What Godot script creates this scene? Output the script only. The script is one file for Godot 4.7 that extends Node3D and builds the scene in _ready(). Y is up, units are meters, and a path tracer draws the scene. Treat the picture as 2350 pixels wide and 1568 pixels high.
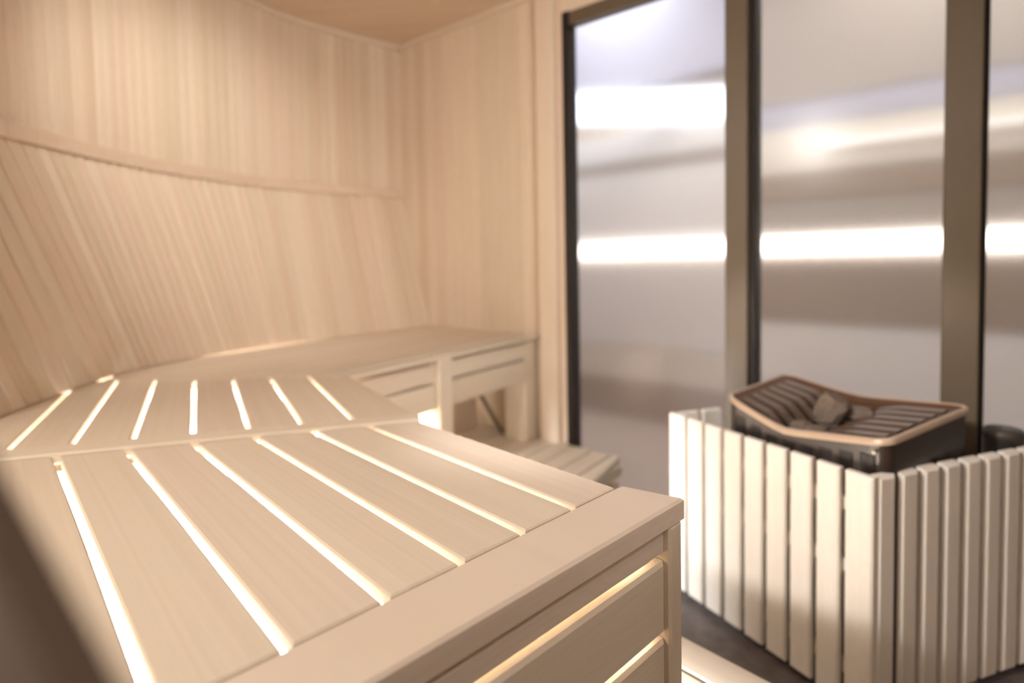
extends Node3D
# A pale wooden sauna: slatted benches along a curved panelled wall, a slatted guard round the heater, glass panes behind.
# Plan coordinates are in units of U metres with the camera at the plan origin; y = 0 of the units is the eye height.

const U := 0.38
const FLOOR := -3.16
const CEIL := 3.53
const BENCH := -1.0
const STEP := -2.4
const GA := Vector2(0.315, -7.708)      # a point of the back wall / glass line
const GD := Vector2(0.7738, 0.6335)     # its direction
const GN := Vector2(0.6335, -0.7738)    # its outward normal
const SP := Vector2(0.7312, -0.6822)    # near bench: across the slats
const SS := Vector2(-0.6822, -0.7312)   # near bench: along the slats

var rng := RandomNumberGenerator.new()
var org := Vector3.ZERO
var used := {}
var M := {}
var top_curve: Array = []     # wall line at the rail
var low_curve: Array = []     # foot of the backrest
var arc: PackedFloat32Array = []


func _ready() -> void:
	rng.seed = 7
	# ---- camera
	var pitch := 0.045335
	var roll := 0.018938
	var f := 1303.0
	var fwd := Vector3(0, -sin(pitch), -cos(pitch))
	var right := Vector3(1, 0, 0)
	var up := Vector3(0, cos(pitch), -sin(pitch))
	var cam := Camera3D.new()
	cam.name = "camera"
	add_child(cam)
	var lens := CameraAttributesPhysical.new()
	lens.frustum_focal_length = 20.0
	lens.exposure_aperture = 1.56
	lens.frustum_focus_distance = 2.2 * U
	lens.frustum_near = 0.03
	lens.frustum_far = 60.0
	cam.attributes = lens
	cam.projection = Camera3D.PROJECTION_FRUSTUM
	cam.near = 0.03
	cam.far = 60.0
	cam.size = cam.near * 1568.0 / f
	cam.frustum_offset = Vector2(0.0, -cam.near * (784.0 - 659.7) / f)
	cam.transform = Transform3D(Basis(right * cos(roll) - up * sin(roll), right * sin(roll) + up * cos(roll), -fwd), q(0, 0, 0))
	cam.current = true
	# ---- sky (closed room: only a faint neutral surround)
	var env := Environment.new()
	env.background_mode = Environment.BG_COLOR
	env.background_color = Color(0.55, 0.52, 0.5)
	env.tonemap_mode = Environment.TONE_MAPPER_LINEAR
	env.tonemap_exposure = 0.6
	env.sdfgi_enabled = true
	env.ssao_enabled = true
	env.ssil_enabled = true
	var we := WorldEnvironment.new()
	we.name = "environment"
	we.environment = env
	add_child(we)
	# ---- lights
	spot("unseen_key_light", q(-4.45, 2.86, 0.5), q(1.8, -1.6, -5.4), Color(1.0, 0.98, 0.95), 5.9, 46.0, 0.12)  # out of view, placed to light the bench and the guard
	spot("unseen_accent_light", q(-4.0, 2.05, -0.65), q(1.95, -1.15, -4.5), Color(1.0, 0.985, 0.98), 11.2, 11.8, 0.08)  # out of view, placed to brighten the heater guard
	spot("unseen_wall_light", q(-1.8, 3.3, -4.6), q(-3.7, 0.7, -6.9), Color(1.0, 0.98, 0.95), 1.7, 46.0, 0.05)  # out of view, placed to light the curved wall
	spot("added_rear_fill_light", q(2.6, 0.9, 2.6), q(-0.9, 1.7, -8.2), Color(1.0, 0.98, 0.96), 10.5, 27.0, 0.2)  # fill light added behind the camera for the far corner and ceiling
	area("added_ceiling_fill_light", q(1.6, CEIL - 0.12, 0.6), q(1.6, -3, 0.0), Vector2(1.0, 0.5), Color(1.0, 0.98, 0.96), 2.2)  # fill light added to lift the whole room
	area("glow_under_near_bench", q(-1.9, -1.3, -2.5), q(-2.1, -3, -3.2), Vector2(0.9, 0.06), Color(0.96, 0.98, 1.0), 50.0)
	area("glow_under_corner_bench", q(-2.3, -1.3, -4.4), q(-2.5, -3, -4.9), Vector2(0.9, 0.06), Color(0.94, 0.97, 1.0), 14.0)
	area("unseen_glow_over_step", q2(ps(1.35, 1.95), -2.08), q2(ps(2.7, 1.95), -2.55), Vector2(0.4, 0.03), Color(1.0, 0.97, 0.92), 12.0)  # out of view under the bench, placed to brighten the step
	area("glow_under_far_bench", q(-1.9, -1.3, -6.3), q(-2.0, -3, -6.6), Vector2(0.7, 0.06), Color(1.0, 0.95, 0.87), 0.5)
	area("unseen_hall_light_near", g3(-0.9, 5.4, 1.15), g3(-0.9, -3, 1.9), Vector2(2.6, 0.9), Color(0.95, 0.985, 1.0), 10.3)  # out of view, lights the left part of the hall
	area("unseen_hall_light_far", g3(4.5, 5.4, 1.15), g3(4.5, -3, 1.9), Vector2(2.2, 0.9), Color(0.98, 0.99, 0.97), 9.3)  # out of view, lights the right part of the hall
	materials()
	curves()
	shell()
	glass_wall()
	hall()
	benches()
	steps()
	backrest()
	heater()
	guard()
	bits()


# ------------------------------------------------------------------ helpers
func q(x: float, y: float, z: float) -> Vector3:
	return Vector3(x * U, (y - FLOOR) * U, z * U)


func q2(v: Vector2, y: float) -> Vector3:
	return q(v.x, y, v.y)


func gl(t: float, w: float) -> Vector2:      # along the glass line, w outward of it
	return GA + GD * t + GN * w


func g3(t: float, y: float, w: float) -> Vector3:
	return q2(gl(t, w), y)


func ps(p: float, s: float) -> Vector2:
	return SP * p + SS * s


func tint(r: float, g: float, b: float) -> Color:
	return Color(r, g, b)


func numbered(called: String) -> String:
	var n: int = used.get(called, 0)
	used[called] = n + 1
	return called if n == 0 else "%s_%03d" % [called, n]


func tag(o: Node, label: String, category := "", group := "", kind := "") -> void:
	o.set_meta("label", label)
	if category: o.set_meta("category", category)
	if group: o.set_meta("group", group)
	if kind: o.set_meta("kind", kind)


func thing(called: String, label: String, category: String, at: Vector3, group := "", kind := "") -> Node3D:
	var o := Node3D.new()
	o.name = numbered(called)
	add_child(o)
	o.position = at
	org = at
	tag(o, label, category, group, kind)
	return o


func put(called: String, mesh: Mesh, parent: Node, mat: Material = null) -> MeshInstance3D:
	var o := MeshInstance3D.new()
	o.name = called
	o.mesh = mesh
	if mat: o.material_override = mat
	parent.add_child(o, true)
	return o


func spot(called: String, at: Vector3, aim: Vector3, c: Color, e: float, angle: float, size: float) -> void:
	var l := SpotLight3D.new()
	l.name = called
	l.light_color = c
	l.light_energy = e
	l.spot_angle = angle
	l.spot_angle_attenuation = 1.0 if angle > 20.0 else 0.35
	l.spot_range = 12.0
	l.spot_attenuation = 2.0
	l.light_size = size
	l.shadow_enabled = true
	add_child(l)
	l.look_at_from_position(at, aim, Vector3.UP)


func area(called: String, at: Vector3, aim: Vector3, size: Vector2, c: Color, e: float) -> void:
	var l := AreaLight3D.new()
	l.name = called
	l.light_color = c
	l.light_energy = e
	l.area_size = size
	l.area_range = 12.0
	l.area_attenuation = 2.0
	l.shadow_enabled = true
	add_child(l)
	var side := Vector3(GD.x, 0, GD.y) if absf((aim - at).normalized().y) > 0.9 else Vector3.UP
	l.look_at_from_position(at, aim, side)


# ------------------------------------------------------------------ materials
func wood_image(seed_: int, contrast: float) -> ImageTexture:
	var w := 512
	var h := 1024
	var fine := FastNoiseLite.new()
	fine.seed = seed_
	fine.noise_type = FastNoiseLite.TYPE_SIMPLEX
	fine.frequency = 1.0
	fine.fractal_octaves = 3
	var broad := FastNoiseLite.new()
	broad.seed = seed_ + 11
	broad.noise_type = FastNoiseLite.TYPE_SIMPLEX
	broad.frequency = 1.0
	broad.fractal_octaves = 2
	var data := PackedByteArray()
	data.resize(w * h * 3)
	for y in h:
		for x in w:
			var X := x / 512.0
			var Y := y / 1024.0
			var warp := broad.get_noise_2d(X * 3.0, Y * 2.6)
			var a := fine.get_noise_2d(X * 40.0, Y * 2.0)
			var b := fine.get_noise_2d(X * 9.0 + 40.0, Y * 1.1)
			var ring := sin((X * 9.0 + warp * 4.2) * TAU)
			var v := 1.0 - contrast * (0.5 - 0.26 * a - 0.34 * b - 0.2 * pow(0.5 + 0.5 * ring, 3.0) * -1.0)
			var red := clampf(v * 1.01, 0, 1)
			var i := (y * w + x) * 3
			data[i] = int(255 * clampf(red, 0, 1))
			data[i + 1] = int(255 * clampf(pow(v, 1.25), 0, 1))
			data[i + 2] = int(255 * clampf(pow(v, 1.6), 0, 1))
	var im := Image.create_from_data(w, h, false, Image.FORMAT_RGB8, data)
	im.generate_mipmaps()
	return ImageTexture.create_from_image(im)


func mat(c: Color, rough := 0.6, tex: Texture2D = null, metal := 0.0, spec := 0.4) -> StandardMaterial3D:
	var m := StandardMaterial3D.new()
	m.albedo_color = c
	m.roughness = rough
	m.metallic = metal
	m.metallic_specular = spec
	if tex: m.albedo_texture = tex
	return m


func materials() -> void:
	var grain := wood_image(3, 0.042)
	var wall_grain := wood_image(21, 0.04)
	var bench: Array = []
	for c in [[0.875, 0.83, 0.755], [0.885, 0.84, 0.765], [0.865, 0.815, 0.735], [0.875, 0.82, 0.75]]:
		bench.append(mat(tint(c[0], c[1], c[2]), 0.5, grain))
	M.bench = bench
	var wall: Array = []
	for c in [[0.88, 0.815, 0.73], [0.895, 0.835, 0.755], [0.86, 0.785, 0.695], [0.885, 0.81, 0.73], [0.87, 0.81, 0.72], [0.90, 0.835, 0.75]]:
		wall.append(mat(tint(c[0], c[1], c[2]), 0.55, wall_grain))
	M.wall = wall
	M.slat = [mat(tint(0.90, 0.875, 0.83), 0.5, grain), mat(tint(0.89, 0.865, 0.815), 0.5, grain), mat(tint(0.905, 0.88, 0.835), 0.5, grain)]
	M.ceil = [mat(tint(0.87, 0.79, 0.70), 0.6, wall_grain), mat(tint(0.88, 0.80, 0.71), 0.6, wall_grain), mat(tint(0.86, 0.78, 0.69), 0.6, wall_grain)]
	M.rail = mat(tint(0.865, 0.785, 0.70), 0.55, wall_grain)
	M.back = mat(tint(0.62, 0.46, 0.33), 0.8)
	M.plaster = mat(tint(0.80, 0.74, 0.67), 0.9)
	var spots := NoiseTexture2D.new()
	var n := FastNoiseLite.new()
	n.seed = 5
	n.frequency = 0.02
	n.fractal_octaves = 4
	spots.noise = n
	spots.width = 512
	spots.height = 512
	spots.seamless = true
	var ramp := Gradient.new()
	ramp.set_color(0, Color(0.78, 0.78, 0.78))
	ramp.set_color(1, Color(1, 1, 1))
	spots.color_ramp = ramp
	M.floor = mat(tint(0.43, 0.395, 0.38), 0.45, spots)
	M.floor.uv1_triplanar = true
	M.floor.uv1_scale = Vector3(1.3, 1.3, 1.3)
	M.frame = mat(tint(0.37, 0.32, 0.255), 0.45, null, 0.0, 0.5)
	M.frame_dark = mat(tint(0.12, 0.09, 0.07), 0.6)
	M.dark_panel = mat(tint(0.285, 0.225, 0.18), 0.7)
	M.steel_black = mat(tint(0.16, 0.125, 0.105), 0.35, null, 0.0, 0.5)
	M.vent = mat(tint(0.085, 0.06, 0.05), 0.5)
	M.rim = mat(tint(0.69, 0.60, 0.515), 0.4, null, 0.2, 0.5)
	M.grate = mat(tint(0.40, 0.32, 0.265), 0.42, null, 0.4, 0.5)
	M.pit = mat(tint(0.36, 0.24, 0.16), 0.55, null, 0.3)
	M.pit_shaded = mat(tint(0.17, 0.12, 0.09), 0.6, null, 0.2)  # darker copy of the pit colour, paints the shade below the bars
	M.screw = mat(tint(0.8, 0.74, 0.66), 0.3, null, 0.8)
	M.stone = mat(tint(0.46, 0.40, 0.35), 0.85, spots)
	M.stone.uv1_triplanar = true
	M.stone.uv1_scale = Vector3(9, 9, 9)
	M.canister = mat(tint(0.27, 0.25, 0.225), 0.5, null, 0.3)
	var pane := StandardMaterial3D.new()
	pane.albedo_color = Color(0.97, 0.97, 0.98, 0.02)
	pane.refraction_enabled = true
	pane.refraction_scale = 0.03
	pane.transparency = BaseMaterial3D.TRANSPARENCY_ALPHA
	pane.roughness = 0.2
	M.pane = pane
	M.white = mat(tint(0.94, 0.92, 0.905), 0.6)
	M.lilac = mat(tint(0.74, 0.725, 0.775), 0.6)
	M.cream = mat(tint(0.90, 0.86, 0.81), 0.6)
	M.beige = mat(tint(0.70, 0.655, 0.62), 0.65)
	M.taupe = mat(tint(0.65, 0.58, 0.52), 0.65)
	M.brown = mat(tint(0.69, 0.62, 0.57), 0.6)
	M.tube = glow(Color(1.0, 0.97, 0.93), 3.0)
	M.tube_blue = glow(Color(0.88, 0.93, 1.0), 1.7)
	M.tube_dim = glow(Color(1.0, 0.95, 0.9), 1.1)
	M.strip = glow(Color(1.0, 0.94, 0.84), 0.8)


func glow(c: Color, e: float) -> StandardMaterial3D:
	var m := StandardMaterial3D.new()
	m.albedo_color = Color(0.9, 0.9, 0.9)
	m.emission_enabled = true
	m.emission = c
	m.emission_energy_multiplier = e
	return m


func pick(a: Array) -> Material:
	return a[rng.randi() % a.size()]


# ------------------------------------------------------------------ shape building
func tri(st: SurfaceTool, a: Vector3, b: Vector3, c: Vector3, n: Vector3, ua: Vector2, ub: Vector2, uc: Vector2) -> void:
	var flip := (b - a).cross(c - a).dot(n) > 0.0
	for k in ([0, 2, 1] if flip else [0, 1, 2]):
		st.set_normal(n)
		st.set_uv([ua, ub, uc][k])
		st.add_vertex([a, b, c][k])


func quad(st: SurfaceTool, a: Vector3, b: Vector3, c: Vector3, d: Vector3, n: Vector3, ua: Vector2, ub: Vector2, uc: Vector2, ud: Vector2) -> void:
	tri(st, a, b, c, n, ua, ub, uc)
	tri(st, a, c, d, n, ua, uc, ud)


func clean(poly: PackedVector2Array, tol: float) -> PackedVector2Array:
	var out := PackedVector2Array()
	for i in poly.size():
		var v := poly[i]
		if out.is_empty() or v.distance_to(out[out.size() - 1]) > tol:
			out.append(v)
	while out.size() > 3 and out[0].distance_to(out[out.size() - 1]) < tol:
		out.remove_at(out.size() - 1)
	var s := 0.0
	for i in out.size():
		s += out[i].cross(out[(i + 1) % out.size()])
	if s < 0:
		out.reverse()
	return out


func inset(poly: PackedVector2Array, d: float) -> PackedVector2Array:
	var out := PackedVector2Array()
	var n := poly.size()
	for i in n:
		var a := (poly[i] - poly[(i + n - 1) % n]).normalized()
		var b := (poly[(i + 1) % n] - poly[i]).normalized()
		var n1 := Vector2(-a.y, a.x)
		var n2 := Vector2(-b.y, b.x)
		out.append(poly[i] + (n1 + n2) * (d / maxf(0.35, 1.0 + n1.dot(n2))))
	return out


# A board whose face is a polygon in the plane (o, ex, ey); the face looks along ex x ey and has chamfered edges.
func plank_into(st: SurfaceTool, poly_in: PackedVector2Array, o: Vector3, ex: Vector3, ey: Vector3, thick: float, ch: float, grain: Vector2) -> void:
	var poly := clean(poly_in, 0.002)
	if poly.size() < 3:
		return
	var n := ex.cross(ey).normalized()
	var face := inset(poly, ch)
	var g := grain.normalized()
	var gp := Vector2(g.y, -g.x)
	var off := Vector2(rng.randf() * 0.65, rng.randf() * 0.4)
	var base := poly[0]
	for v in poly:
		base = Vector2(minf(base.x, v.x), minf(base.y, v.y))
	var uv := func(v: Vector2, deep: float) -> Vector2:
		return Vector2(absf((v - base).dot(gp)) / 0.5 + deep / 0.5, absf((v - base).dot(g)) / 2.0) + off
	var at := func(v: Vector2, deep: float) -> Vector3:
		return o + ex * v.x + ey * v.y - n * deep - org
	var ids := Geometry2D.triangulate_polygon(face)
	for i in range(0, ids.size(), 3):
		var a := face[ids[i]]
		var b := face[ids[i + 1]]
		var c := face[ids[i + 2]]
		tri(st, at.call(a, 0.0), at.call(b, 0.0), at.call(c, 0.0), n, uv.call(a, 0.0), uv.call(b, 0.0), uv.call(c, 0.0))
	ids = Geometry2D.triangulate_polygon(poly)
	for i in range(0, ids.size(), 3):
		var a := poly[ids[i]]
		var b := poly[ids[i + 1]]
		var c := poly[ids[i + 2]]
		tri(st, at.call(a, thick), at.call(b, thick), at.call(c, thick), -n, uv.call(a, 0.0), uv.call(b, 0.0), uv.call(c, 0.0))
	var m := poly.size()
	for i in m:
		var j := (i + 1) % m
		var e := (poly[j] - poly[i]).normalized()
		var side := (ex * e.y - ey * e.x).normalized()
		quad(st, at.call(poly[i], ch), at.call(poly[j], ch), at.call(poly[j], thick), at.call(poly[i], thick), side, uv.call(poly[i], 0.0), uv.call(poly[j], 0.0), uv.call(poly[j], thick), uv.call(poly[i], thick))
		if ch > 0.0:
			quad(st, at.call(face[i], 0.0), at.call(face[j], 0.0), at.call(poly[j], ch), at.call(poly[i], ch), (side + n).normalized(), uv.call(face[i], 0.0), uv.call(face[j], 0.0), uv.call(poly[j], 0.0), uv.call(poly[i], 0.0))


func plank(poly: PackedVector2Array, o: Vector3, ex: Vector3, ey: Vector3, thick: float, ch: float, grain: Vector2) -> ArrayMesh:
	var st := SurfaceTool.new()
	st.begin(Mesh.PRIMITIVE_TRIANGLES)
	plank_into(st, poly, o, ex, ey, thick, ch, grain)
	return st.commit()


# Horizontal board from a plan polygon (in units), top at height y (units).
func flat(plan: PackedVector2Array, y: float, thick: float, ch: float, grain: Vector2) -> ArrayMesh:
	var poly := PackedVector2Array()
	for v in plan:
		poly.append(Vector2(v.x * U, -v.y * U))
	return plank(poly, Vector3(0, (y - FLOOR) * U, 0), Vector3.RIGHT, Vector3.FORWARD, thick * U, ch, Vector2(grain.x, -grain.y))


# Board between four corners in metres: a, b along its foot, c above b, d above a; faces along (b - a) x (d - a).
func board4(a: Vector3, b: Vector3, c: Vector3, d: Vector3, thick: float, ch: float) -> ArrayMesh:
	var ex := (b - a).normalized()
	var n := ex.cross(((d - a) + (c - b)).normalized()).normalized()
	var ey := n.cross(ex)
	var poly := PackedVector2Array()
	for v in [a, b, c, d]:
		poly.append(Vector2((v - a).dot(ex), (v - a).dot(ey)))
	return plank(poly, a, ex, ey, thick, ch, (poly[3] + poly[2] - poly[0] - poly[1]))


# Upright box between plan points (units) from y0 to y1, its outer face on the line a-b, thick towards the left of a->b.
func upright(a: Vector2, b: Vector2, y0: float, y1: float, thick: float, ch: float, level_grain := false) -> ArrayMesh:
	var ex := Vector3(b.x - a.x, 0, b.y - a.y).normalized()
	var w := a.distance_to(b) * U
	var h := (y1 - y0) * U
	var poly := PackedVector2Array([Vector2(0, 0), Vector2(w, 0), Vector2(w, h), Vector2(0, h)])
	return plank(poly, q2(a, y0), ex, Vector3.UP, thick * U, ch, Vector2(1, 0) if level_grain else Vector2(0, 1))


# ------------------------------------------------------------------ the curved wall
func spline(pts: Array, t: float) -> Vector2:
	var n := pts.size() - 1
	var i := clampi(int(floor(t)), 0, n - 1)
	var k := t - i
	var a: Vector2 = pts[maxi(i - 1, 0)]
	var b: Vector2 = pts[i]
	var c: Vector2 = pts[i + 1]
	var d: Vector2 = pts[mini(i + 2, n)]
	return b.cubic_interpolate(c, a, d, k)


func curves() -> void:
	top_curve = [Vector2(-4.2, -3.2), Vector2(-4.1, -3.9), Vector2(-4.06, -4.57), Vector2(-4.05, -5.6), Vector2(-3.85, -6.68), Vector2(-3.12, -8.15), Vector2(-1.755, -9.42)]
	low_curve = [Vector2(-3.45, -3.55), Vector2(-3.59, -4.3), Vector2(-3.72, -5.28), Vector2(-3.58, -6.0), Vector2(-3.22, -6.72), Vector2(-2.58, -7.6), Vector2(-1.3, -9.03)]
	# parameters at equal arc lengths of the wall line
	var dense: Array = []
	var lens: PackedFloat32Array = [0.0]
	var steps := 600
	var last := spline(top_curve, 0.0)
	for i in range(1, steps + 1):
		var v := spline(top_curve, 6.0 * i / steps)
		lens.append(lens[i - 1] + v.distance_to(last))
		last = v
	var total := lens[steps]
	var count := int(round(total / 0.137))
	arc = PackedFloat32Array()
	var j := 0
	for k in count + 1:
		var want := total * k / count
		while j < steps - 1 and lens[j + 1] < want:
			j += 1
		arc.append(6.0 * (j + clampf((want - lens[j]) / maxf(lens[j + 1] - lens[j], 1e-6), 0, 1)) / steps)


func room_plan() -> PackedVector2Array:
	var out := PackedVector2Array()
	for i in range(0, arc.size(), 3):
		out.append(spline(top_curve, arc[i]))
	out.append(Vector2(-1.755, -9.42))
	out.append(gl(8.2, 0.0))
	out.append(Vector2(6.66, 3.6))
	out.append(Vector2(-5.7, 3.6))
	out.append(Vector2(-5.7, -1.6))
	return out


func shell() -> void:
	var plan := room_plan()
	var big: PackedVector2Array = Geometry2D.offset_polygon(plan, 0.35, Geometry2D.JOIN_MITER)[0]
	# floor
	org = Vector3.ZERO
	var fl := put(numbered("floor"), flat(big, FLOOR, 0.3, 0.0, Vector2(1, 0)), self, M.floor)
	tag(fl, "dark grey stone floor between the step and the slatted heater guard", "floor", "", "structure")
	# ceiling: a slab with planks under it
	var ce := thing("ceiling", "pale orange wooden plank ceiling above the corner", "ceiling", q(0, CEIL, 0), "", "structure")
	put("slab", flat(big, CEIL + 0.3, 0.24, 0.0, Vector2(1, 0)), ce, M.back)
	var dir := Vector2(0.995, 0.1)
	var across := Vector2(-0.1, 0.995)
	for i in 46:
		var a := -10.4 + i * 0.31
		var strip := PackedVector2Array([dir * -9 + across * a, dir * 9 + across * a, dir * 9 + across * (a + 0.3), dir * -9 + across * (a + 0.3)])
		for piece in Geometry2D.intersect_polygons(strip, plan):
			var poly := PackedVector2Array()
			for v in piece:
				poly.append(Vector2(v.x * U, v.y * U))
			put("plank", plank(poly, Vector3(0, (CEIL - FLOOR) * U, 0), Vector3.RIGHT, Vector3.BACK, 0.06 * U, 0.003, dir), ce, pick(M.ceil))
	# curved wall: a thick core with upright boards above the rail
	var wl := thing("wall_left", "curved wall of upright pale wooden boards above the rail", "wall", q(-4.06, FLOOR, -5.0), "", "structure")
	var st := SurfaceTool.new()
	st.begin(Mesh.PRIMITIVE_TRIANGLES)
	var pts: Array = []
	for t in arc:
		pts.append(spline(top_curve, t))
	for i in range(0, pts.size() - 1):
		var a: Vector2 = pts[i]
		var b: Vector2 = pts[i + 1]
		var nn := Vector2(-(b - a).y, (b - a).x).normalized()
		plank_into(st, PackedVector2Array([Vector2(0, 0), Vector2(a.distance_to(b) * U, 0), Vector2(a.distance_to(b) * U, (CEIL - FLOOR) * U), Vector2(0, (CEIL - FLOOR) * U)]), q2(a - nn * 0.06, FLOOR), Vector3(b.x - a.x, 0, b.y - a.y).normalized(), Vector3.UP, 0.3 * U, 0.0, Vector2(0, 1))
	put("core", st.commit(), wl, M.wall[0])
	for i in range(0, pts.size() - 1):
		var a: Vector2 = pts[i]
		var b: Vector2 = pts[i + 1]
		var g := (b - a) * 0.003
		put("board", upright(a + g, b - g, 1.06, CEIL - 0.001, 0.06, 0.0065), wl, pick(M.wall))
	# back wall with upright boards, from the corner to the glass
	var wb := thing("wall_back", "short wall of upright pale boards between the corner and the glass", "wall", g3(-0.8, FLOOR, 0), "", "structure")
	var corner := (Vector2(-1.755, -9.42) - GA).dot(GD)
	put("core", upright(gl(corner - 0.4, 0.06), gl(0.45, 0.06), FLOOR, CEIL, 0.3, 0.0), wb, M.back)
	var t0 := corner - 0.02
	var wide := (0.16 - t0) / 15.0
	for i in 15:
		put("board", upright(gl(t0 + i * wide + 0.002, 0), gl(t0 + (i + 1) * wide - 0.002, 0), FLOOR, CEIL - 0.001, 0.06, 0.003), wb, pick(M.wall))
	# the walls behind and beside the camera
	var others := [["wall_rear", Vector2(6.66, 3.6), Vector2(-5.7, 3.6), "plain pale wooden wall behind the camera"], ["wall_right", gl(8.2, 0), Vector2(6.66, 3.6), "plain pale wooden wall to the right of the heater"], ["wall_side", Vector2(-5.7, 3.6), Vector2(-5.7, -1.6), "plain pale wooden wall to the left of the camera"], ["wall_nook", Vector2(-5.7, -1.6), Vector2(-4.2, -3.2), "plain pale wooden wall beside the curved wall"]]
	for o in others:
		org = Vector3.ZERO
		var w := put(o[0], upright(o[1], o[2], FLOOR, CEIL, 0.3, 0.0), self, M.wall[0])
		tag(w, o[3], "wall", "", "structure")
	# mouldings along the ceiling, down the corner
	var trim := thing("trim_1", "slim wooden moulding along the ceiling edge of the boarded walls", "moulding", q(-3, CEIL, -7), "", "structure")
	for i in range(0, pts.size() - 1, 2):
		var a: Vector2 = pts[i]
		var b: Vector2 = pts[mini(i + 2, pts.size() - 1)]
		var nn := Vector2(-(b - a).y, (b - a).x).normalized() * 0.07
		put("moulding", upright(a + nn, b + nn, CEIL - 0.075, CEIL - 0.001, 0.07, 0.003, true), trim, M.wall[1])
	put("moulding", upright(gl(corner, -0.07), gl(0.13, -0.07), CEIL - 0.075, CEIL - 0.001, 0.07, 0.003, true), trim, M.wall[1])


# ------------------------------------------------------------------ posts, frames, panes
func trim_piece(called: String, label: String, category: String, mesh_list: Array, at: Vector3) -> void:
	var t := thing(called, label, category, at, "", "structure")
	for m in mesh_list:
		org = at
		put(m[0], upright(gl(m[1], m[2]), gl(m[3], m[2]), m[4], m[5], m[6], 0.004), t, m[7])


func glass_wall() -> void:
	var top := 3.0
	trim_piece("trim_2", "pale upright timber post where the boarded wall meets the glass", "post", [
		["post", 0.13, -0.1, 0.42, FLOOR, CEIL - 0.07, 0.3, M.wall[1]],
		["batten", 0.42, -0.02, 0.535, FLOOR, CEIL - 0.07, 0.2, M.wall[3]]], g3(0.3, FLOOR, 0))
	trim_piece("trim_3", "pale timber lintel board above the dark window frame", "lintel", [
		["lintel", 0.42, 0.0, 8.2, 3.15, CEIL - 0.07, 0.3, M.wall[1]]], g3(2, 3.15, 0))
	var mull := [[2.57, 2.865, 2.79], [4.41, 4.695, 4.62]]
	trim_piece("trim_4", "brown upright frame post left of the heater between two panes", "mullion", [
		["face", 2.57, -0.06, 2.80, FLOOR, 3.15, 0.3, M.frame], ["edge", 2.80, 0.0, 2.862, FLOOR, 3.15, 0.22, M.frame_dark]], g3(2.7, FLOOR, 0))  # edge strip coloured dark for the shaded side of the post
	trim_piece("trim_5", "wide brown upright frame post behind the right end of the heater", "mullion", [
		["face", 4.41, -0.06, 4.665, FLOOR, 3.15, 0.3, M.frame], ["edge", 4.665, 0.0, 4.70, FLOOR, 3.15, 0.22, M.frame_dark]], g3(4.55, FLOOR, 0))  # dark edge strip stands for the gap and side shadow
	var spans := [[0.505, 2.58, "tall glass pane left of the first brown post"], [2.855, 4.42, "tall glass pane behind the heater between the brown posts"], [4.69, 7.2, "tall glass pane at the right edge beyond the wide post"]]
	for i in 3:
		var a: float = spans[i][0]
		var b: float = spans[i][1]
		var w := thing("window_%d" % (i + 1), spans[i][2], "window", g3((a + b) / 2, FLOOR, 0.1), "", "structure")
		put("head_frame", upright(gl(a, 0.0), gl(b, 0.0), 2.985, 3.15, 0.16, 0.004, true), w, M.frame)
		put("sill_frame", upright(gl(a, 0.0), gl(b, 0.0), FLOOR, FLOOR + 0.12, 0.16, 0.004, true), w, M.frame)
		if i == 0:
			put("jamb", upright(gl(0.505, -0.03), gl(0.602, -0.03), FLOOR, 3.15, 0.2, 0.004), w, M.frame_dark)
		put("pane", upright(gl(a, 0.08), gl(b, 0.08), FLOOR + 0.12, 2.985, 0.03, 0.0), w, M.pane)
	trim_piece("trim_6", "brown upright frame post beyond the right pane", "mullion", [
		["face", 7.2, -0.06, 8.2, FLOOR, 3.15, 0.3, M.frame]], g3(7.6, FLOOR, 0))


# ------------------------------------------------------------------ the hall seen through the glass
func slab_g(called: String, parent: Node, t0: float, t1: float, y0: float, y1: float, w: float, thick: float, m: Material) -> void:
	put(called, upright(gl(t0, w), gl(t1, w), y0, y1, thick, 0.003, true), parent, m)


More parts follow.
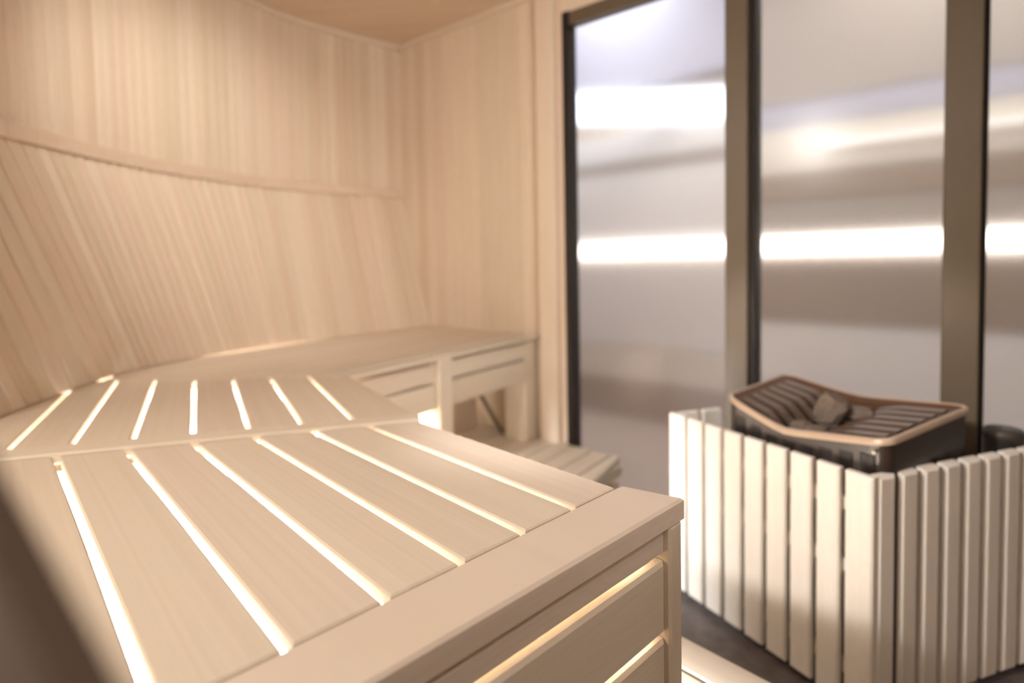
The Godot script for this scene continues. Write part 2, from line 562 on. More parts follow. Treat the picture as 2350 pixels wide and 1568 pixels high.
func hall() -> void:
	var W := 4.0
	var hall_plan := PackedVector2Array([gl(-5, 0.36), gl(-5, W + 0.6), gl(13, W + 0.6), gl(13, 0.36)])
	org = Vector3.ZERO
	var fl := put("floor_hall", flat(hall_plan, FLOOR, 0.3, 0.0, Vector2(1, 0)), self, M.brown)
	tag(fl, "brown floor of the hall seen through the glass", "floor", "", "structure")
	var ce := put("ceiling_hall", flat(hall_plan, 6.0, 0.3, 0.0, Vector2(1, 0)), self, M.lilac)
	tag(ce, "pale ceiling of the hall beyond the glass", "ceiling", "", "structure")
	for e in [[-5.0, "left"], [13.0, "right"]]:
		var a := gl(e[0], 0.36)
		var b := gl(e[0], W + 0.6)
		var w := put("wall_hall_" + e[1], upright(a if e[0] < 0 else b, b if e[0] < 0 else a, FLOOR, 6.0, 0.2, 0.0), self, M.lilac)
		tag(w, "pale end wall of the hall, %s end" % e[1], "wall", "", "structure")
	# far wall: level panels of several tones
	var far := thing("wall_hall", "hall wall of level pale panels seen blurred through the glass", "wall", g3(4, FLOOR, W), "", "structure")
	put("core", upright(gl(-5, W + 0.2), gl(13, W + 0.2), FLOOR, 6.0, 0.3, 0.0), far, M.plaster)
	slab_g("panel", far, -6.0, 1.45, 3.3, 6.0, W, 0.18, M.lilac)
	slab_g("panel", far, -6.0, 1.45, 1.95, 2.45, W, 0.18, M.white)
	slab_g("panel", far, -6.0, 1.45, 1.72, 1.93, W, 0.18, M.beige)
	slab_g("panel", far, -6.0, 1.45, 0.36, 1.7, W, 0.18, M.white)
	slab_g("panel", far, -6.0, 1.45, -1.7, -0.1, W, 0.18, M.white)
	slab_g("panel", far, -6.0, 1.45, -2.4, -1.72, W, 0.18, M.cream)
	slab_g("panel", far, -6.0, 1.45, FLOOR, -2.42, W, 0.18, M.brown)
	slab_g("panel", far, 1.47, 13.0, 2.5, 6.0, W, 0.18, M.beige)
	slab_g("panel", far, 1.47, 13.0, 2.1, 2.48, W, 0.18, M.lilac)
	slab_g("panel", far, 1.47, 13.0, 1.35, 2.08, W, 0.18, M.cream)
	slab_g("panel", far, 1.47, 13.0, 0.9, 1.33, W, 0.18, M.taupe)
	slab_g("panel", far, 1.47, 13.0, 0.42, 0.88, W, 0.18, M.beige)
	slab_g("panel", far, 1.47, 13.0, -1.1, -0.1, W, 0.18, M.taupe)
	slab_g("panel", far, 1.47, 13.0, FLOOR, -1.12, W, 0.18, M.white)
	# light strips on that wall
	var s1 := thing("light_strip", "bright white level light strip seen through the glass at mid height", "light strip", g3(4, 0.0, W - 0.05))
	put("diffuser", upright(gl(-1.9, W - 0.1), gl(9.0, W - 0.1), 0.06, 0.28, 0.08, 0.01), s1, M.tube)
	var s2 := thing("light_strip", "bluish white level light strip high in the left pane", "light strip", q(2.1, 2.46, -10.36))
	put("diffuser", upright(Vector2(0.2, -10.17), Vector2(4.05, -10.56), 2.53, 2.93, 0.08, 0.01), s2, M.tube_blue)
	for v in [Vector2(0.5, -10.26), Vector2(3.7, -10.58)]:
		put("hanger", upright(v, v + Vector2(0.05, 0), 2.93, 5.7, 0.03, 0.0), s2, M.lilac)
	var s3 := thing("light_strip", "thin white level light strip crossing the right half of the middle pane", "light strip", g3(8, 1.7, W - 0.05))
	put("diffuser", upright(gl(2.8, W - 0.1), gl(9.0, W - 0.1), 1.68, 1.77, 0.08, 0.01), s3, M.tube_dim)
	area("light_strip_glow", g3(3.5, 0.18, W - 0.15), g3(3.5, 0.18, 0), Vector2(4.4, 0.1), Color(1, 0.97, 0.93), 0.9)
	area("light_strip_blue_glow", q(2.1, 2.7, -10.2), q(1.9, 2.7, -8.0), Vector2(1.4, 0.2), Color(0.88, 0.93, 1), 0.5)


# ------------------------------------------------------------------ benches
func strips(root: Node, called: String, area_: PackedVector2Array, across: Vector2, along: Vector2, edges: Array, gap: float, y: float, thick: float, ch: float, mats: Array) -> void:
	for i in edges.size() - 1:
		var a: float = edges[i] + gap / 2
		var b: float = edges[i + 1] - gap / 2
		var strip := PackedVector2Array([across * a - along * 14, across * b - along * 14, across * b + along * 14, across * a + along * 14])
		for piece in Geometry2D.intersect_polygons(strip, area_):
			put(called, flat(piece, y, thick, ch, along), root, pick(mats))


func benches() -> void:
	# the near bench
	var near := thing("sauna_bench", "near pale wooden sauna bench with glowing gaps between its slats and a wide end board", "bench", q(-0.4, FLOOR, -2.4))
	var field := PackedVector2Array([ps(1.99, 1.50), ps(1.0, 1.483), ps(-0.75, 1.452), Vector2(-2.9, -2.87), Vector2(-2.696, -2.93), Vector2(-1.159, -3.384), Vector2(-0.60, -3.545)])
	strips(near, "slat", field, SP, SS, [-0.75, -0.34, -0.045, 0.247, 0.543, 0.84, 1.13, 1.42, 1.71, 2.2], 0.031, BENCH, 0.042, 0.0025, M.bench)
	put("end_board", flat(PackedVector2Array([ps(-0.75, 1.446), ps(1.99, 1.493), Vector2(0.472, -2.475), Vector2(0.702, -2.33), ps(-0.75, 1.19)]), BENCH, 0.088, 0.004, Vector2(0.72, -0.695)), near, M.bench[3])
	put("crossbeam", flat(PackedVector2Array([ps(-0.7, 1.54), ps(1.9, 1.57), ps(1.9, 1.26), ps(-0.7, 1.24)]), BENCH - 0.09, 0.12, 0.002, Vector2(0.72, -0.695)), near, M.bench[0])
	var dl := Vector2(0.959, -0.283)
	var dn := Vector2(0.283, 0.959)
	put("crossbeam", flat(PackedVector2Array([Vector2(-2.6, -2.98), Vector2(-0.68, -3.54), Vector2(-0.68, -3.54) + dn * 0.07, Vector2(-2.6, -2.98) + dn * 0.07]), BENCH - 0.064, 0.12, 0.002, dl), near, M.bench[0])
	# its end panel: post and level boards
	var ea := Vector2(0.690, -2.318)
	var ed := Vector2(-0.72, 0.695)
	var inw := Vector2(-0.695, -0.72)
	put("post", upright(ea + ed * 0.095, ea, FLOOR + 0.001, BENCH - 0.09, 0.13, 0.004), near, M.bench[2])
	put("post", upright(ea + ed * 2.0, ea + ed * 1.9, FLOOR + 0.001, BENCH - 0.09, 0.13, 0.004), near, M.bench[2])
	for b in [[-1.204, -1.108], [-1.535, -1.236], [-1.87, -1.562], [-2.2, -1.9], [-2.53, -2.23], [-2.86, -2.56], [-3.12, -2.89]]:
		put("end_panel_board", upright(ea + ed * 1.9 + inw * 0.022, ea + ed * 0.099 + inw * 0.022, b[0], b[1], 0.06, 0.005, true), near, pick(M.bench))
	var fr0 := ps(1.93, 1.36)
	var fr1 := ps(1.93, 2.9)
	for b in [[-1.30, -1.045], [-1.60, -1.305], [-2.2, -1.605]]:
		put("front_board", upright(fr0, fr1, b[0], b[1], 0.06, 0.004, true), near, pick(M.bench))  # unseen front, depth chosen to keep under-bench light off the guard
	put("post", upright(fr1, fr1 + SS * 0.1, STEP + 0.001, BENCH - 0.07, 0.13, 0.004), near, M.bench[1])
	put("light_strip", upright(q_of(-1.55, -2.75), q_of(-2.2, -2.3), BENCH - 0.26, BENCH - 0.2, 0.03, 0.002, true), near, M.strip)
	# the corner bench
	var mid := thing("sauna_bench", "corner section of the pale slatted bench in front of the curved backrest", "bench", q(-2.3, FLOOR, -4.2))
	var rear := PackedVector2Array()
	for i in 13:
		rear.append(spline(low_curve, 2.0 - 2.0 * i / 12.0) + Vector2(-0.06, 0))
	var field2 := PackedVector2Array([Vector2(-0.635, -3.695), Vector2(-1.49, -5.08), Vector2(-3.70, -5.06)])
	for v in rear:
		if v.y > -5.0:
			field2.append(v)
	field2.append_array(PackedVector2Array([Vector2(-3.3, -3.1), Vector2(-2.84, -3.10)]))
	var c2 := Vector2(0.8747, -0.4847)
	var a2 := Vector2(-0.4847, -0.8747)
	strips(mid, "slat", field2, c2, a2, [-1.9, -1.56, -1.265, -0.967, -0.668, -0.367, -0.058, 0.243, 0.542, 0.848, 1.3], 0.031, BENCH, 0.042, 0.0025, M.bench)
	put("divider_board", flat(PackedVector2Array([Vector2(-3.15, -2.81), Vector2(-2.696, -2.937), Vector2(-0.60, -3.555), Vector2(-0.63, -3.684), Vector2(-2.84, -3.085), Vector2(-3.25, -2.98)]), BENCH + 0.018, 0.08, 0.005, dl), mid, M.bench[1])
	put("crossbeam", flat(PackedVector2Array([Vector2(-2.75, -3.16), Vector2(-0.72, -3.71), Vector2(-0.8, -3.83), Vector2(-2.8, -3.24)]), BENCH - 0.064, 0.12, 0.002, dl), mid, M.bench[0])
	put("crossbeam", flat(PackedVector2Array([Vector2(-3.5, -4.98), Vector2(-1.5, -5.0), Vector2(-1.5, -5.07), Vector2(-3.5, -5.06)]), BENCH - 0.064, 0.12, 0.002, Vector2(1, 0)), mid, M.bench[0])
	var f2a := Vector2(-0.70, -3.74)
	var f2b := Vector2(-1.52, -5.06)
	for b in [[-1.28, -1.045], [-1.57, -1.285], [-1.96, -1.575], [-2.37, -1.965]]:
		put("front_board", upright(f2a, f2b, b[0], b[1], 0.05, 0.004, true), mid, pick(M.bench))  # unseen front, closed up to stop under-bench light leaking out
	put("light_strip", upright(q_of(-2.0, -4.75), q_of(-2.7, -4.1), BENCH - 0.26, BENCH - 0.2, 0.03, 0.002, true), mid, M.strip)
	# the far bench
	var fard := thing("sauna_bench", "far bench of long level boards with a boarded front and open legs, by the corner", "bench", q(-1.2, FLOOR, -7.2))
	var fa := Vector2(-1.485, -5.10)
	var fb := Vector2(0.36, -7.66)
	var fdir := (fb - fa).normalized()
	var fin := Vector2(fdir.y, -fdir.x)        # into the bench
	if fin.dot(Vector2(-1, 0)) < 0: fin = -fin
	var field3 := PackedVector2Array([fa, fb, gl(0.13, -0.005), gl(-2.1, -0.005)])
	for i in 13:
		field3.append(spline(low_curve, 6.0 - 4.0 * i / 12.0) + Vector2(-0.05, -0.02))
	field3.append(Vector2(-3.70, -5.19))
	field3.append(Vector2(-1.55, -5.19))
	strips(fard, "slat", field3, -fin, fdir, far_edges(fa, fin), 0.016, BENCH, 0.042, 0.0025, M.bench)
	put("end_board", flat(PackedVector2Array([Vector2(-1.49, -5.095), Vector2(-3.70, -5.075), Vector2(-3.72, -5.18), Vector2(-1.56, -5.185)]), BENCH, 0.062, 0.003, Vector2(1, 0)), fard, M.bench[2])
	var inset_ := fin * 0.03
	for seg in [[0.08, 1.17], [1.40, 3.02]]:
		for b in [[-1.28, -1.09], [-1.585, -1.31]]:
			put("front_board", upright(fa + inset_ * 1.4 + fdir * seg[0], fa + inset_ * 1.4 + fdir * seg[1], b[0], b[1], 0.06, 0.005, true), fard, pick(M.bench))
	put("post", upright(fa + inset_ * 0.2 + fdir * 1.175, fa + inset_ * 0.2 + fdir * 1.395, STEP + 0.001, BENCH - 0.002, 0.13, 0.004), fard, M.bench[1])
	put("post", upright(fa + inset_ * 1.5 + fdir * 2.87, fa + inset_ * 1.5 + fdir * 3.1, STEP + 0.001, BENCH - 0.07, 0.34, 0.004), fard, M.bench[1])
	# low boarding behind the legs
	var dark0 := fa + fin * 1.05 + fdir * 0.2
	var dark1 := fa + fin * 1.05 + fdir * 3.05
	put("back_panel", upright(dark0, dark1, STEP + 0.001, BENCH - 0.08, 0.05, 0.002, true), fard, M.wall[2])
	put("added_slot_liner", upright(fa + inset_ * 4.6 + fdir * 0.1, fa + inset_ * 4.6 + fdir * 3.02, -1.575, -1.045, 0.03, 0.0, true), fard, M.wall[2])  # liner added behind the front boards so their slots stay dark
	var pa := fa + inset_ * 1.2 + fdir * 1.2
	put("added_light_partition", upright(pa + fin * 2.2, pa, STEP + 0.001, BENCH - 0.08, 0.05, 0.002, true), fard, M.wall[2])  # added to keep under-bench light out of the right part
	put("dark_diagonal_strip", board4(q2(fa + fin * 0.5 + fdir * 2.95, STEP + 0.001), q2(fa + fin * 0.5 + fdir * 3.0, STEP + 0.001), q2(fa + fin * 0.5 + fdir * 2.38, BENCH - 0.55), q2(fa + fin * 0.5 + fdir * 2.33, BENCH - 0.55), 0.012, 0.001), fard, M.frame)  # thin dark diagonal strip under the far bench


func q_of(x: float, z: float) -> Vector2:
	return Vector2(x, z)


func far_edges(fa: Vector2, fin: Vector2) -> Array:
	var e := fa.dot(-fin)
	var out: Array = []
	for i in range(8, -1, -1):
		out.append(e - i * 0.29)
	out[out.size() - 1] = e + 0.05
	return out


func steps() -> void:
	# low step along the near benches; its deck runs on under them
	var st := thing("sauna_step", "low pale wooden step deck beside the near bench, brightly lit", "step", q(0.6, FLOOR, -3.4))
	strips(st, "slat", PackedVector2Array([ps(3.155, 1.205), ps(3.155, 3.38), Vector2(-1.6, -5.0), Vector2(-3.9, -5.0), Vector2(-4.0, -3.5), ps(-2.5, 2.5), ps(-2.5, 1.35), ps(2.1, 1.35), ps(2.1, 1.165)]), SP, SS, [-2.6, -2.2, -1.8, -1.4, -1.0, -0.6, -0.2, 0.1, 0.4, 0.7, 1.0, 1.3, 1.6, 1.9, 2.2, 2.54, 2.892, 3.3], 0.022, STEP, 0.085, 0.004, M.slat)
	put("end_board", flat(PackedVector2Array([ps(3.155, 1.19), ps(2.1, 1.15), ps(2.1, 0.85), ps(3.155, 0.88)]), STEP, 0.085, 0.004, SP), st, M.slat[0])
	put("frame", flat(PackedVector2Array([ps(3.08, 1.0), ps(3.08, 3.3), ps(-0.8, 3.3), ps(-0.8, 1.4), ps(2.2, 1.4), ps(2.2, 1.0)]), STEP - 0.09, 0.1, 0.0, SS), st, M.bench[2])
	for v in [[2.95, 1.05], [2.95, 3.1], [2.3, 1.05]]:
		put("leg", upright(ps(v[0], v[1]), ps(v[0], v[1] + 0.1), FLOOR + 0.001, STEP - 0.19, 0.1, 0.003), st, M.bench[2])
	# far step
	var fs := thing("sauna_step", "low pale step of level boards in front of the far bench, next to the glass", "step", q(0.8, FLOOR, -6.4))
	var R := Vector2(0.585, -0.811)
	var Q := Vector2(0.811, 0.585)
	var edges := [-6.0, -5.7, -5.4, -5.1, -4.8, -4.5, -4.2, -3.92, -3.64, -3.36, -3.08, -2.78]
	var b1 := gl(1.3, -0.06)
	strips(fs, "slat", PackedVector2Array([b1, gl(-2.0, -0.06), Vector2(-3.5, -6.2), Vector2(-3.5, -5.05), Vector2(-1.6, -5.03), ps(3.1, 3.45), ps(3.5, 3.45)]), Q, R, edges, 0.02, STEP, 0.085, 0.004, M.bench)
	put("frame", flat(PackedVector2Array([Q * -2.9 + R * 6.2, Q * -2.9 + R * 4.0, Q * -5.4 + R * 4.0, Q * -5.4 + R * 6.2]), STEP - 0.09, 0.1, 0.0, R), fs, M.bench[2])
	for v in [[-2.95, 6.0], [-2.95, 4.2], [-5.2, 4.3]]:
		var c: Vector2 = Q * v[0] + R * v[1]
		put("leg", upright(c, c - R * 0.1, FLOOR + 0.001, STEP - 0.19, 0.1, 0.003), fs, M.bench[2])


func backrest() -> void:
	var br := thing("backrest", "long leaning backrest of raked wooden boards under a level rail on the curved wall", "backrest", q(-3.7, BENCH, -5.5))
	for i in range(0, arc.size() - 1):
		var a := spline(low_curve, arc[i])
		var b := spline(low_curve, arc[i + 1])
		var c := spline(top_curve, arc[i + 1])
		var d := spline(top_curve, arc[i])
		var nn := Vector2(-(c - d).y, (c - d).x).normalized() * 0.035
		var g := (b - a) * 0.0015
		var h := (c - d) * 0.0015
		put("board", board4(q2(a + g, BENCH + 0.004), q2(b - g, BENCH + 0.004), q2(c - h + nn, 1.1), q2(d + h + nn, 1.1), 0.05 * U, 0.006), br, pick(M.wall))
	for i in range(0, arc.size() - 1, 2):
		var a := spline(top_curve, arc[i])
		var b := spline(top_curve, arc[mini(i + 2, arc.size() - 1)])
		var nn := Vector2(-(b - a).y, (b - a).x).normalized() * 0.075
		put("rail", upright(a + nn, b + nn, 1.065, 1.205, 0.07, 0.003, true), br, M.rail)


# ------------------------------------------------------------------ heater and its guard
const HA := Vector3(1.83, -1.184, -4.876)
const HM := Vector3(2.087, -1.346, -4.375)
const HC := Vector3(2.45, -1.22, -3.668)
const HD := Vector3(3.399, -1.122, -4.14)
const HN := Vector3(3.005, -1.225, -4.906)
const HK := Vector3(2.671, -1.144, -5.557)


func hp(a: float, b: float, up := 0.0) -> Vector3:      # a along the front, b towards the glass; the top dips in the middle
	var f: Vector3
	var k: Vector3
	if a < 0.42:
		f = HA.lerp(HM, a / 0.42)
		k = HK.lerp(HN, a / 0.42)
	else:
		f = HM.lerp(HC, (a - 0.42) / 0.58)
		k = HN.lerp(HD, (a - 0.42) / 0.58)
	var v := f.lerp(k, b)
	var soft := 0.008 * exp(-pow((a - 0.42) / 0.06, 2.0))
	return q(v.x, v.y + soft + up, v.z)


func outline(m: float, r: float) -> Array:      # rounded outline of the top in (a, b), inset by m
	var out: Array = []
	var n := 6
	for cnr in [[m + r, m + r, PI], [1 - m - r, m + r, 1.5 * PI], [1 - m - r, 1 - m - r, 0.0], [m + r, 1 - m - r, 0.5 * PI]]:
		for i in n + 1:
			var w: float = cnr[2] + 0.5 * PI * i / n
			out.append(Vector2(cnr[0] + r * cos(w), cnr[1] + r * sin(w)))
		var nxt: Vector2
		if cnr[2] == PI:
			for i in range(1, 12): out.append(Vector2(lerpf(m + r, 1 - m - r, i / 12.0), m))
		elif cnr[2] == 0.0:
			for i in range(1, 12): out.append(Vector2(lerpf(1 - m - r, m + r, i / 12.0), 1 - m))
	return out


func band(st: SurfaceTool, rings: Array, smooth := true) -> void:      # quads between closed rings of equal size
	for k in rings.size() - 1:
		var A: Array = rings[k]
		var B: Array = rings[k + 1]
		for i in A.size():
			var j := (i + 1) % A.size()
			for v in [A[i], B[i], B[j], A[i], B[j], A[j]]:
				st.set_uv(Vector2(v.x, v.z))
				st.add_vertex(v - org)


func ring(line: Array, up: float, flat_y := -99.0) -> Array:
	var out: Array = []
	for v in line:
		var w := hp(v.x, v.y, up)
		if flat_y > -90.0: w.y = (flat_y - FLOOR) * U
		out.append(w)
	return out


func heater() -> void:
	var base := q(2.6, FLOOR, -4.6)
	var h := thing("sauna_heater", "dark electric sauna heater with a dipped slotted top standing inside the slatted guard", "heater", base)
	var o0 := outline(0.0, 0.09)
	var o1 := outline(0.012, 0.085)
	var o2 := outline(0.055, 0.06)
	var st := SurfaceTool.new()
	st.begin(Mesh.PRIMITIVE_TRIANGLES)
	st.set_smooth_group(-1)
	band(st, [ring(o1, -0.035), ring(o1, 0.0, FLOOR + 0.002), ring(o2, 0.0, FLOOR + 0.002)])
	st.generate_normals()
	put("body", st.commit(), h, M.steel_black)
	st = SurfaceTool.new()
	st.begin(Mesh.PRIMITIVE_TRIANGLES)
	st.set_smooth_group(0)
	band(st, [ring(o0, -0.045), ring(o0, -0.012), ring(o1, 0.004), ring(outline(0.019, 0.08), 0.002), ring(outline(0.022, 0.078), -0.05)])
	st.generate_normals()
	put("rim", st.commit(), h, M.rim)
	# pit under the grates
	st = SurfaceTool.new()
	st.begin(Mesh.PRIMITIVE_TRIANGLES)
	st.set_smooth_group(-1)
	var o3 := outline(0.02, 0.078)
	var o4 := outline(0.075, 0.05)
	var mid: Array = []
	for v in o3:
		mid.append(hp(0.5, 0.5, -0.24))
	band(st, [ring(o3, -0.008), ring(o4, -0.03), ring(o4, -0.09)])
	st.generate_normals()
	put("tray", st.commit(), h, M.pit)
	st = SurfaceTool.new()
	st.begin(Mesh.PRIMITIVE_TRIANGLES)
	st.set_smooth_group(-1)
	band(st, [ring(o4, -0.09), ring(o4, -0.22), mid])
	st.generate_normals()
	put("pit", st.commit(), h, M.pit_shaded)
	# slotted plates: bars that bend down into the middle
	for side in 2:
		for i in 6:
			var b := 0.115 + i * 0.135
			var wide := 0.072
			var path: Array = []
			for k in 9:
				var t := k / 8.0
				var a := lerpf(0.07, 0.36, t) if side == 0 else lerpf(0.93, 0.60, t)
				var drop := -0.012 - (0.11 if side == 0 else 0.03) * pow(maxf(0.0, (t - 0.6) / 0.4), 1.6)
				path.append([a, drop])
			st = SurfaceTool.new()
			st.begin(Mesh.PRIMITIVE_TRIANGLES)
			for k in 8:
				var p0 = path[k]
				var p1 = path[k + 1]
				var c := [hp(p0[0], b, p0[1]), hp(p0[0], b + wide, p0[1]), hp(p1[0], b + wide, p1[1]), hp(p1[0], b, p1[1])]
				var n := Vector3.UP
				var z := Vector2.ZERO
				var dn := Vector3(0, -0.012, 0)
				var nrm: Vector3 = (c[2] - c[0]).cross(c[3] - c[1]).normalized()
				if nrm.y < 0: nrm = -nrm
				quad(st, c[0] - org, c[1] - org, c[2] - org, c[3] - org, nrm, z, z, z, z)
				quad(st, c[0] - org + dn, c[1] - org + dn, c[2] - org + dn, c[3] - org + dn, -nrm, z, z, z, z)
				var out_n: Vector3 = (c[0] - c[1]).normalized()
				quad(st, c[0] - org, c[3] - org, c[3] - org + dn, c[0] - org + dn, out_n, z, z, z, z)
				quad(st, c[1] - org, c[2] - org, c[2] - org + dn, c[1] - org + dn, -out_n, z, z, z, z)
				if k == 7:
					var en: Vector3 = (c[2] - c[1]).normalized()
					quad(st, c[2] - org, c[3] - org, c[3] - org + dn, c[2] - org + dn, en, z, z, z, z)
			put("grate_bar", st.commit(), h, M.grate)
	# front openings, ribs between them
	var fd := (Vector2(HC.x, HC.z) - Vector2(HA.x, HA.z))
	var fn := Vector2(-fd.y, fd.x).normalized()
	if fn.x > 0: fn = -fn
	for i in 8:
		var t0 := 0.065 + i * 0.111
		var v0 := Vector2(HA.x, HA.z) + fd * (t0 + 0.012) + fn * -0.008
		var v1 := Vector2(HA.x, HA.z) + fd * (t0 + 0.088) + fn * -0.008
		var ytop := minf(hp(t0 + 0.012, 0).y, hp(t0 + 0.088, 0).y) / U + FLOOR - 0.1
		put("vent", upright(v0, v1, ytop - 0.5, ytop, 0.012, 0.002), h, M.vent)
	var sc := CylinderMesh.new()
	sc.top_radius = 0.004
	sc.bottom_radius = 0.005
	sc.height = 0.004
	sc.radial_segments = 12
	var so := put("screw", sc, h, M.screw)
	var spos := hp(0.935, 0.0, -0.09) + Vector3(fn.x, 0, fn.y) * 0.003
	so.transform = Transform3D(Basis(Quaternion(Vector3.UP, Vector3(fn.x, 0, fn.y))), spos - base)
	# stones lying in the middle
	var stones := [
		[0.49, 0.46, 0.03, Vector3(0.042, 0.066, 0.05), 0.6, "pale grey angular heater stone, the tallest, leaning in the middle of the heater"],
		[0.59, 0.60, -0.02, Vector3(0.05, 0.03, 0.036), 2.3, "grey flat heater stone lying right of the tall one"],
		[0.41, 0.25, -0.07, Vector3(0.036, 0.026, 0.034), 2.6, "small dark heater stone at the front left of the heap"],
		[0.53, 0.19, -0.07, Vector3(0.04, 0.026, 0.03), 0.2, "small dark heater stone at the front below the tall one"]]
	for i in stones.size():
		var s: Array = stones[i]
		var at := hp(s[0], s[1], s[2])
		org = Vector3.ZERO
		var o := put(numbered("heater_stone"), rock(i + 3, s[3]), self, M.stone)
		o.transform = Transform3D(Basis(Vector3.UP, s[4]) * Basis(Vector3.RIGHT, 0.5 if i == 0 else 0.15), at)
		tag(o, s[5], "stone", "stones in the heater")


func rock(seed_: int, size: Vector3) -> ArrayMesh:
	var sp := SphereMesh.new()
	sp.radial_segments = 14
	sp.rings = 8
	sp.radius = 1.0
	sp.height = 2.0
	var n := FastNoiseLite.new()
	n.seed = seed_
	n.frequency = 0.9
	var arr := sp.get_mesh_arrays()
	var v: PackedVector3Array = arr[Mesh.ARRAY_VERTEX]
	for i in v.size():
		var d := v[i].normalized()
		var r := 1.0 + 0.35 * n.get_noise_3d(d.x * 1.3, d.y * 1.3, d.z * 1.3)
		var w := d * r
		w = Vector3(clampf(w.x, -0.85, 0.8), clampf(w.y, -0.75, 0.7), clampf(w.z, -0.8, 0.85))
		v[i] = w * size
	arr[Mesh.ARRAY_VERTEX] = v
	var st := SurfaceTool.new()
	st.begin(Mesh.PRIMITIVE_TRIANGLES)
	st.set_smooth_group(-1)
	for k in arr[Mesh.ARRAY_INDEX]:
		st.add_vertex(v[k])
	st.generate_normals()
	return st.commit()


func guard() -> void:
	var c0 := Vector2(1.46, -5.305)
	var c1 := Vector2(2.321, -3.628)
	var u := (c1 - c0).normalized()
	var inner := Vector2(-u.y, u.x)
	if inner.x < 0: inner = -inner
	var g := thing("heater_guard", "slatted guard of upright pale wooden battens round the sauna heater", "guard", q(1.9, FLOOR, -4.4))
	var topy := -1.457
	var boty := -3.1
	var L := c0.distance_to(c1)
	for i in 9:
		var a := c0 + u * (L * i / 9.0 + (0.02 if i > 0 else 0.0))
		var b := c0 + u * (L * (i + 1) / 9.0 - (0.02 if i < 8 else 0.0))
		put("slat", upright(a, b, boty, topy, 0.055, 0.005), g, pick(M.slat))
	var r := Vector2(0.9475, -0.3198)
	var rin := Vector2(-r.y, r.x)
	if rin.y > 0: rin = -rin
	var s0 := c1 + inner * 0.062
	for i in 9:
		var a := c1 + u * 0.0 + r * (0.058 + i * 0.2085)
		var b := a + r * 0.158
		put("slat", upright(a, b, boty, topy, 0.065, 0.008), g, pick(M.slat))
	for i in 2:
		var a := c0 + r * (0.09 + i * 0.26)
		var b := a + r * 0.2
		put("slat", upright(b, a, boty, topy, 0.06, 0.003), g, pick(M.slat))
	for y in [-2.93, -2.2, -1.76]:
		put("cross_rail", upright(c0 + inner * 0.066 + u * 0.02, c1 + inner * 0.066 - u * 0.09, y, y + 0.09, 0.05, 0.002, true), g, M.slat[1])
		put("cross_rail", upright(c1 + rin * 0.066 + r * 0.12, c1 + rin * 0.066 + r * 1.9, y, y + 0.09, 0.05, 0.002, true), g, M.slat[1])
		put("cross_rail", upright(c0 + r * 0.08 - rin * 0.062, c0 + r * 0.56 - rin * 0.062, y, y + 0.09, 0.05, 0.002, true), g, M.slat[1])
	for v in [c0 + inner * 0.12 + u * 0.1, c1 + inner * 0.2 - u * 0.1, c1 + r * 1.7 + rin * 0.12]:
		put("foot", upright(v, v + u * 0.08, FLOOR + 0.001, -2.9, 0.06, 0.002), g, M.slat[1])


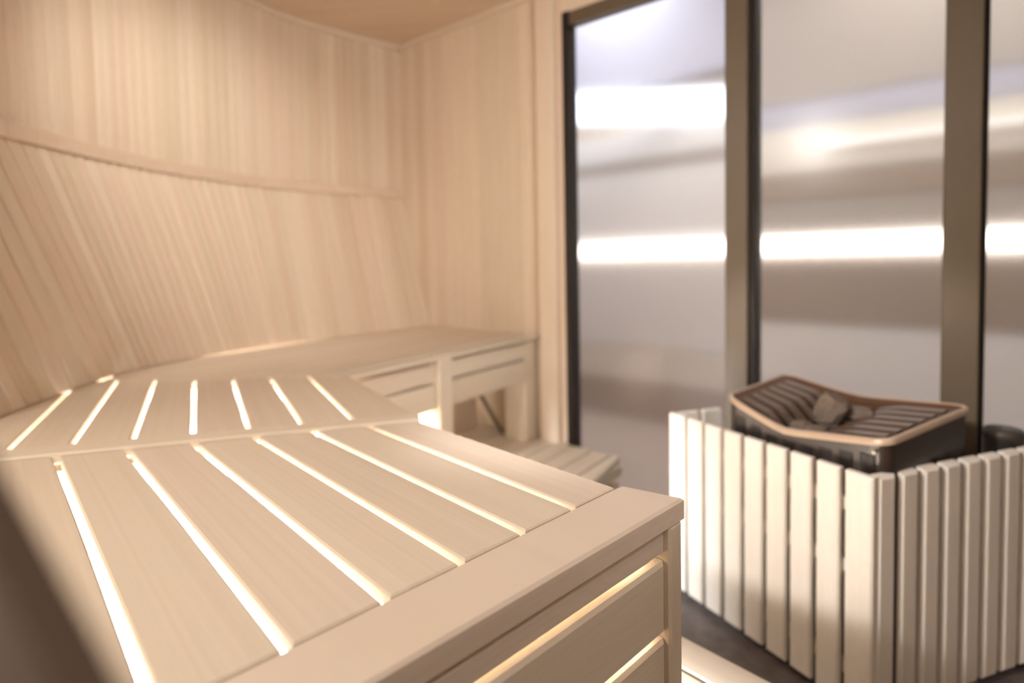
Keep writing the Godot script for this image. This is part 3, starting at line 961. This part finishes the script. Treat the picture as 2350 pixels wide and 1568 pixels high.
func bits() -> void:
	# the dark canister behind the guard, near the glass
	var at := q(3.78, FLOOR, -4.33)
	org = at
	var h := (-1.36 - FLOOR) * U
	var c := thing("canister", "dark round canister just showing behind the right end of the slatted guard", "canister", at)
	var st := SurfaceTool.new()
	st.begin(Mesh.PRIMITIVE_TRIANGLES)
	st.set_smooth_group(0)
	var prof := [[0.0, 0.0], [0.045, 0.0], [0.047, 0.01], [0.047, h - 0.03], [0.05, h - 0.028], [0.05, h - 0.008], [0.044, h], [0.0, h + 0.002]]
	for i in 28:
		var a := TAU * i / 28.0
		var b := TAU * (i + 1) / 28.0
		for k in prof.size() - 1:
			var p0 := Vector3(prof[k][0] * cos(a), prof[k][1], prof[k][0] * sin(a))
			var p1 := Vector3(prof[k][0] * cos(b), prof[k][1], prof[k][0] * sin(b))
			var p2 := Vector3(prof[k + 1][0] * cos(b), prof[k + 1][1], prof[k + 1][0] * sin(b))
			var p3 := Vector3(prof[k + 1][0] * cos(a), prof[k + 1][1], prof[k + 1][0] * sin(a))
			for v in [p0, p1, p2, p0, p2, p3]:
				st.add_vertex(v)
	st.generate_normals()
	put("body", st.commit(), c, M.canister)
	# dark panel filling the dark lower-left corner, close to the camera
	var a := Vector2(-0.407, -0.442)
	var b := Vector2(-0.249, -0.346)
	var d := (b - a)
	var l := a - d * 1.6
	var r := b + d * 1.2
	var pn_n := Vector2(-(r - l).y, (r - l).x).normalized() * 0.03
	l += pn_n
	r += pn_n
	org = q2(l, FLOOR)
	var ex := Vector3(r.x - l.x, 0, r.y - l.y).normalized()
	var w := l.distance_to(r) * U
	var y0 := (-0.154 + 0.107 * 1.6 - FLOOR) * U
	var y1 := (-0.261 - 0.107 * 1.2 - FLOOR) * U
	var pn := thing("dark_near_panel", "dark brown panel with a sloping top edge, blurred close to the camera at lower left", "panel", org)
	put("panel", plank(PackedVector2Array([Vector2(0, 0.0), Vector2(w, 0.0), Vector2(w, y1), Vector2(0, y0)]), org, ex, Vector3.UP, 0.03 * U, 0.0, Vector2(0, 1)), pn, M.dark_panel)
	# glowing panels out of view: added fill in the room, light for the hall
	unseen_panel_lamp(q(1.6, CEIL - 0.06, 0.6), Vector2(1.0, 0.5), "added glowing fill panel under the ceiling near the camera, out of view")
	unseen_panel_lamp(g3(-0.9, 5.46, 1.15), Vector2(2.6, 0.9), "unseen glowing ceiling panel placed to light the left part of the hall")
	unseen_panel_lamp(g3(4.5, 5.46, 1.15), Vector2(2.2, 0.9), "unseen glowing ceiling panel placed to light the right part of the hall")
	# unseen lamps placed on the left, and an added fill lamp behind the camera
	for k in 4:
		lamp([q(-4.47, 2.98, 0.52), q(-4.06, 2.2, -0.6), q(-1.79, 3.4, -4.58), q(2.62, 0.98, 2.62)][k], ["unseen round spot lamp high on the left, placed to light the bench and guard", "unseen round spot lamp lower on the left, placed to brighten the heater guard", "unseen round spot lamp under the ceiling, placed to light the curved wall", "added round fill lamp on a long rod behind the camera, out of view"][k])


func unseen_panel_lamp(at: Vector3, size: Vector2, label: String) -> void:
	var t := thing("unseen_ceiling_lamp", label, "lamp", at)  # panel at a light that is out of view
	var ax := Vector3(GD.x, 0, GD.y)
	var az := Vector3(-GD.y, 0, GD.x)
	var w := size.x / 2
	var h := size.y / 2
	put("diffuser", plank(PackedVector2Array([Vector2(-w, -h), Vector2(w, -h), Vector2(w, h), Vector2(-w, h)]), at, ax, az, 0.02, 0.004, Vector2(1, 0)), t, M.tube_dim)
	put("housing", plank(PackedVector2Array([Vector2(-w, -h), Vector2(w, -h), Vector2(w, h), Vector2(-w, h)]), at + Vector3(0, 0.0205, 0), ax, az, 0.012 if at.y < 3.0 else (6.0 - FLOOR) * U - at.y - 0.15, 0.0, Vector2(1, 0)), t, M.frame)


func lamp(lp: Vector3, label: String) -> void:
	var lamp := thing("unseen_spot_lamp", label, "lamp", lp)  # fixture at a spot light that is out of view
	var cone := CylinderMesh.new()
	cone.top_radius = 0.05
	cone.bottom_radius = 0.08
	cone.height = 0.05
	var body := put("housing", cone, lamp, M.frame)
	body.position = Vector3(0, 0.04, 0)
	var disc := CylinderMesh.new()
	disc.top_radius = 0.066
	disc.bottom_radius = 0.06
	disc.height = 0.008
	put("glow_disc", disc, lamp, M.tube_dim).position = Vector3(0, 0.012, 0)  # glowing disc on the unseen lamp
	var rod := CylinderMesh.new()
	rod.top_radius = 0.008
	rod.bottom_radius = 0.008
	rod.height = (CEIL - FLOOR) * U - lp.y
	put("rod", rod, lamp, M.frame).position = Vector3(0, rod.height / 2, 0)
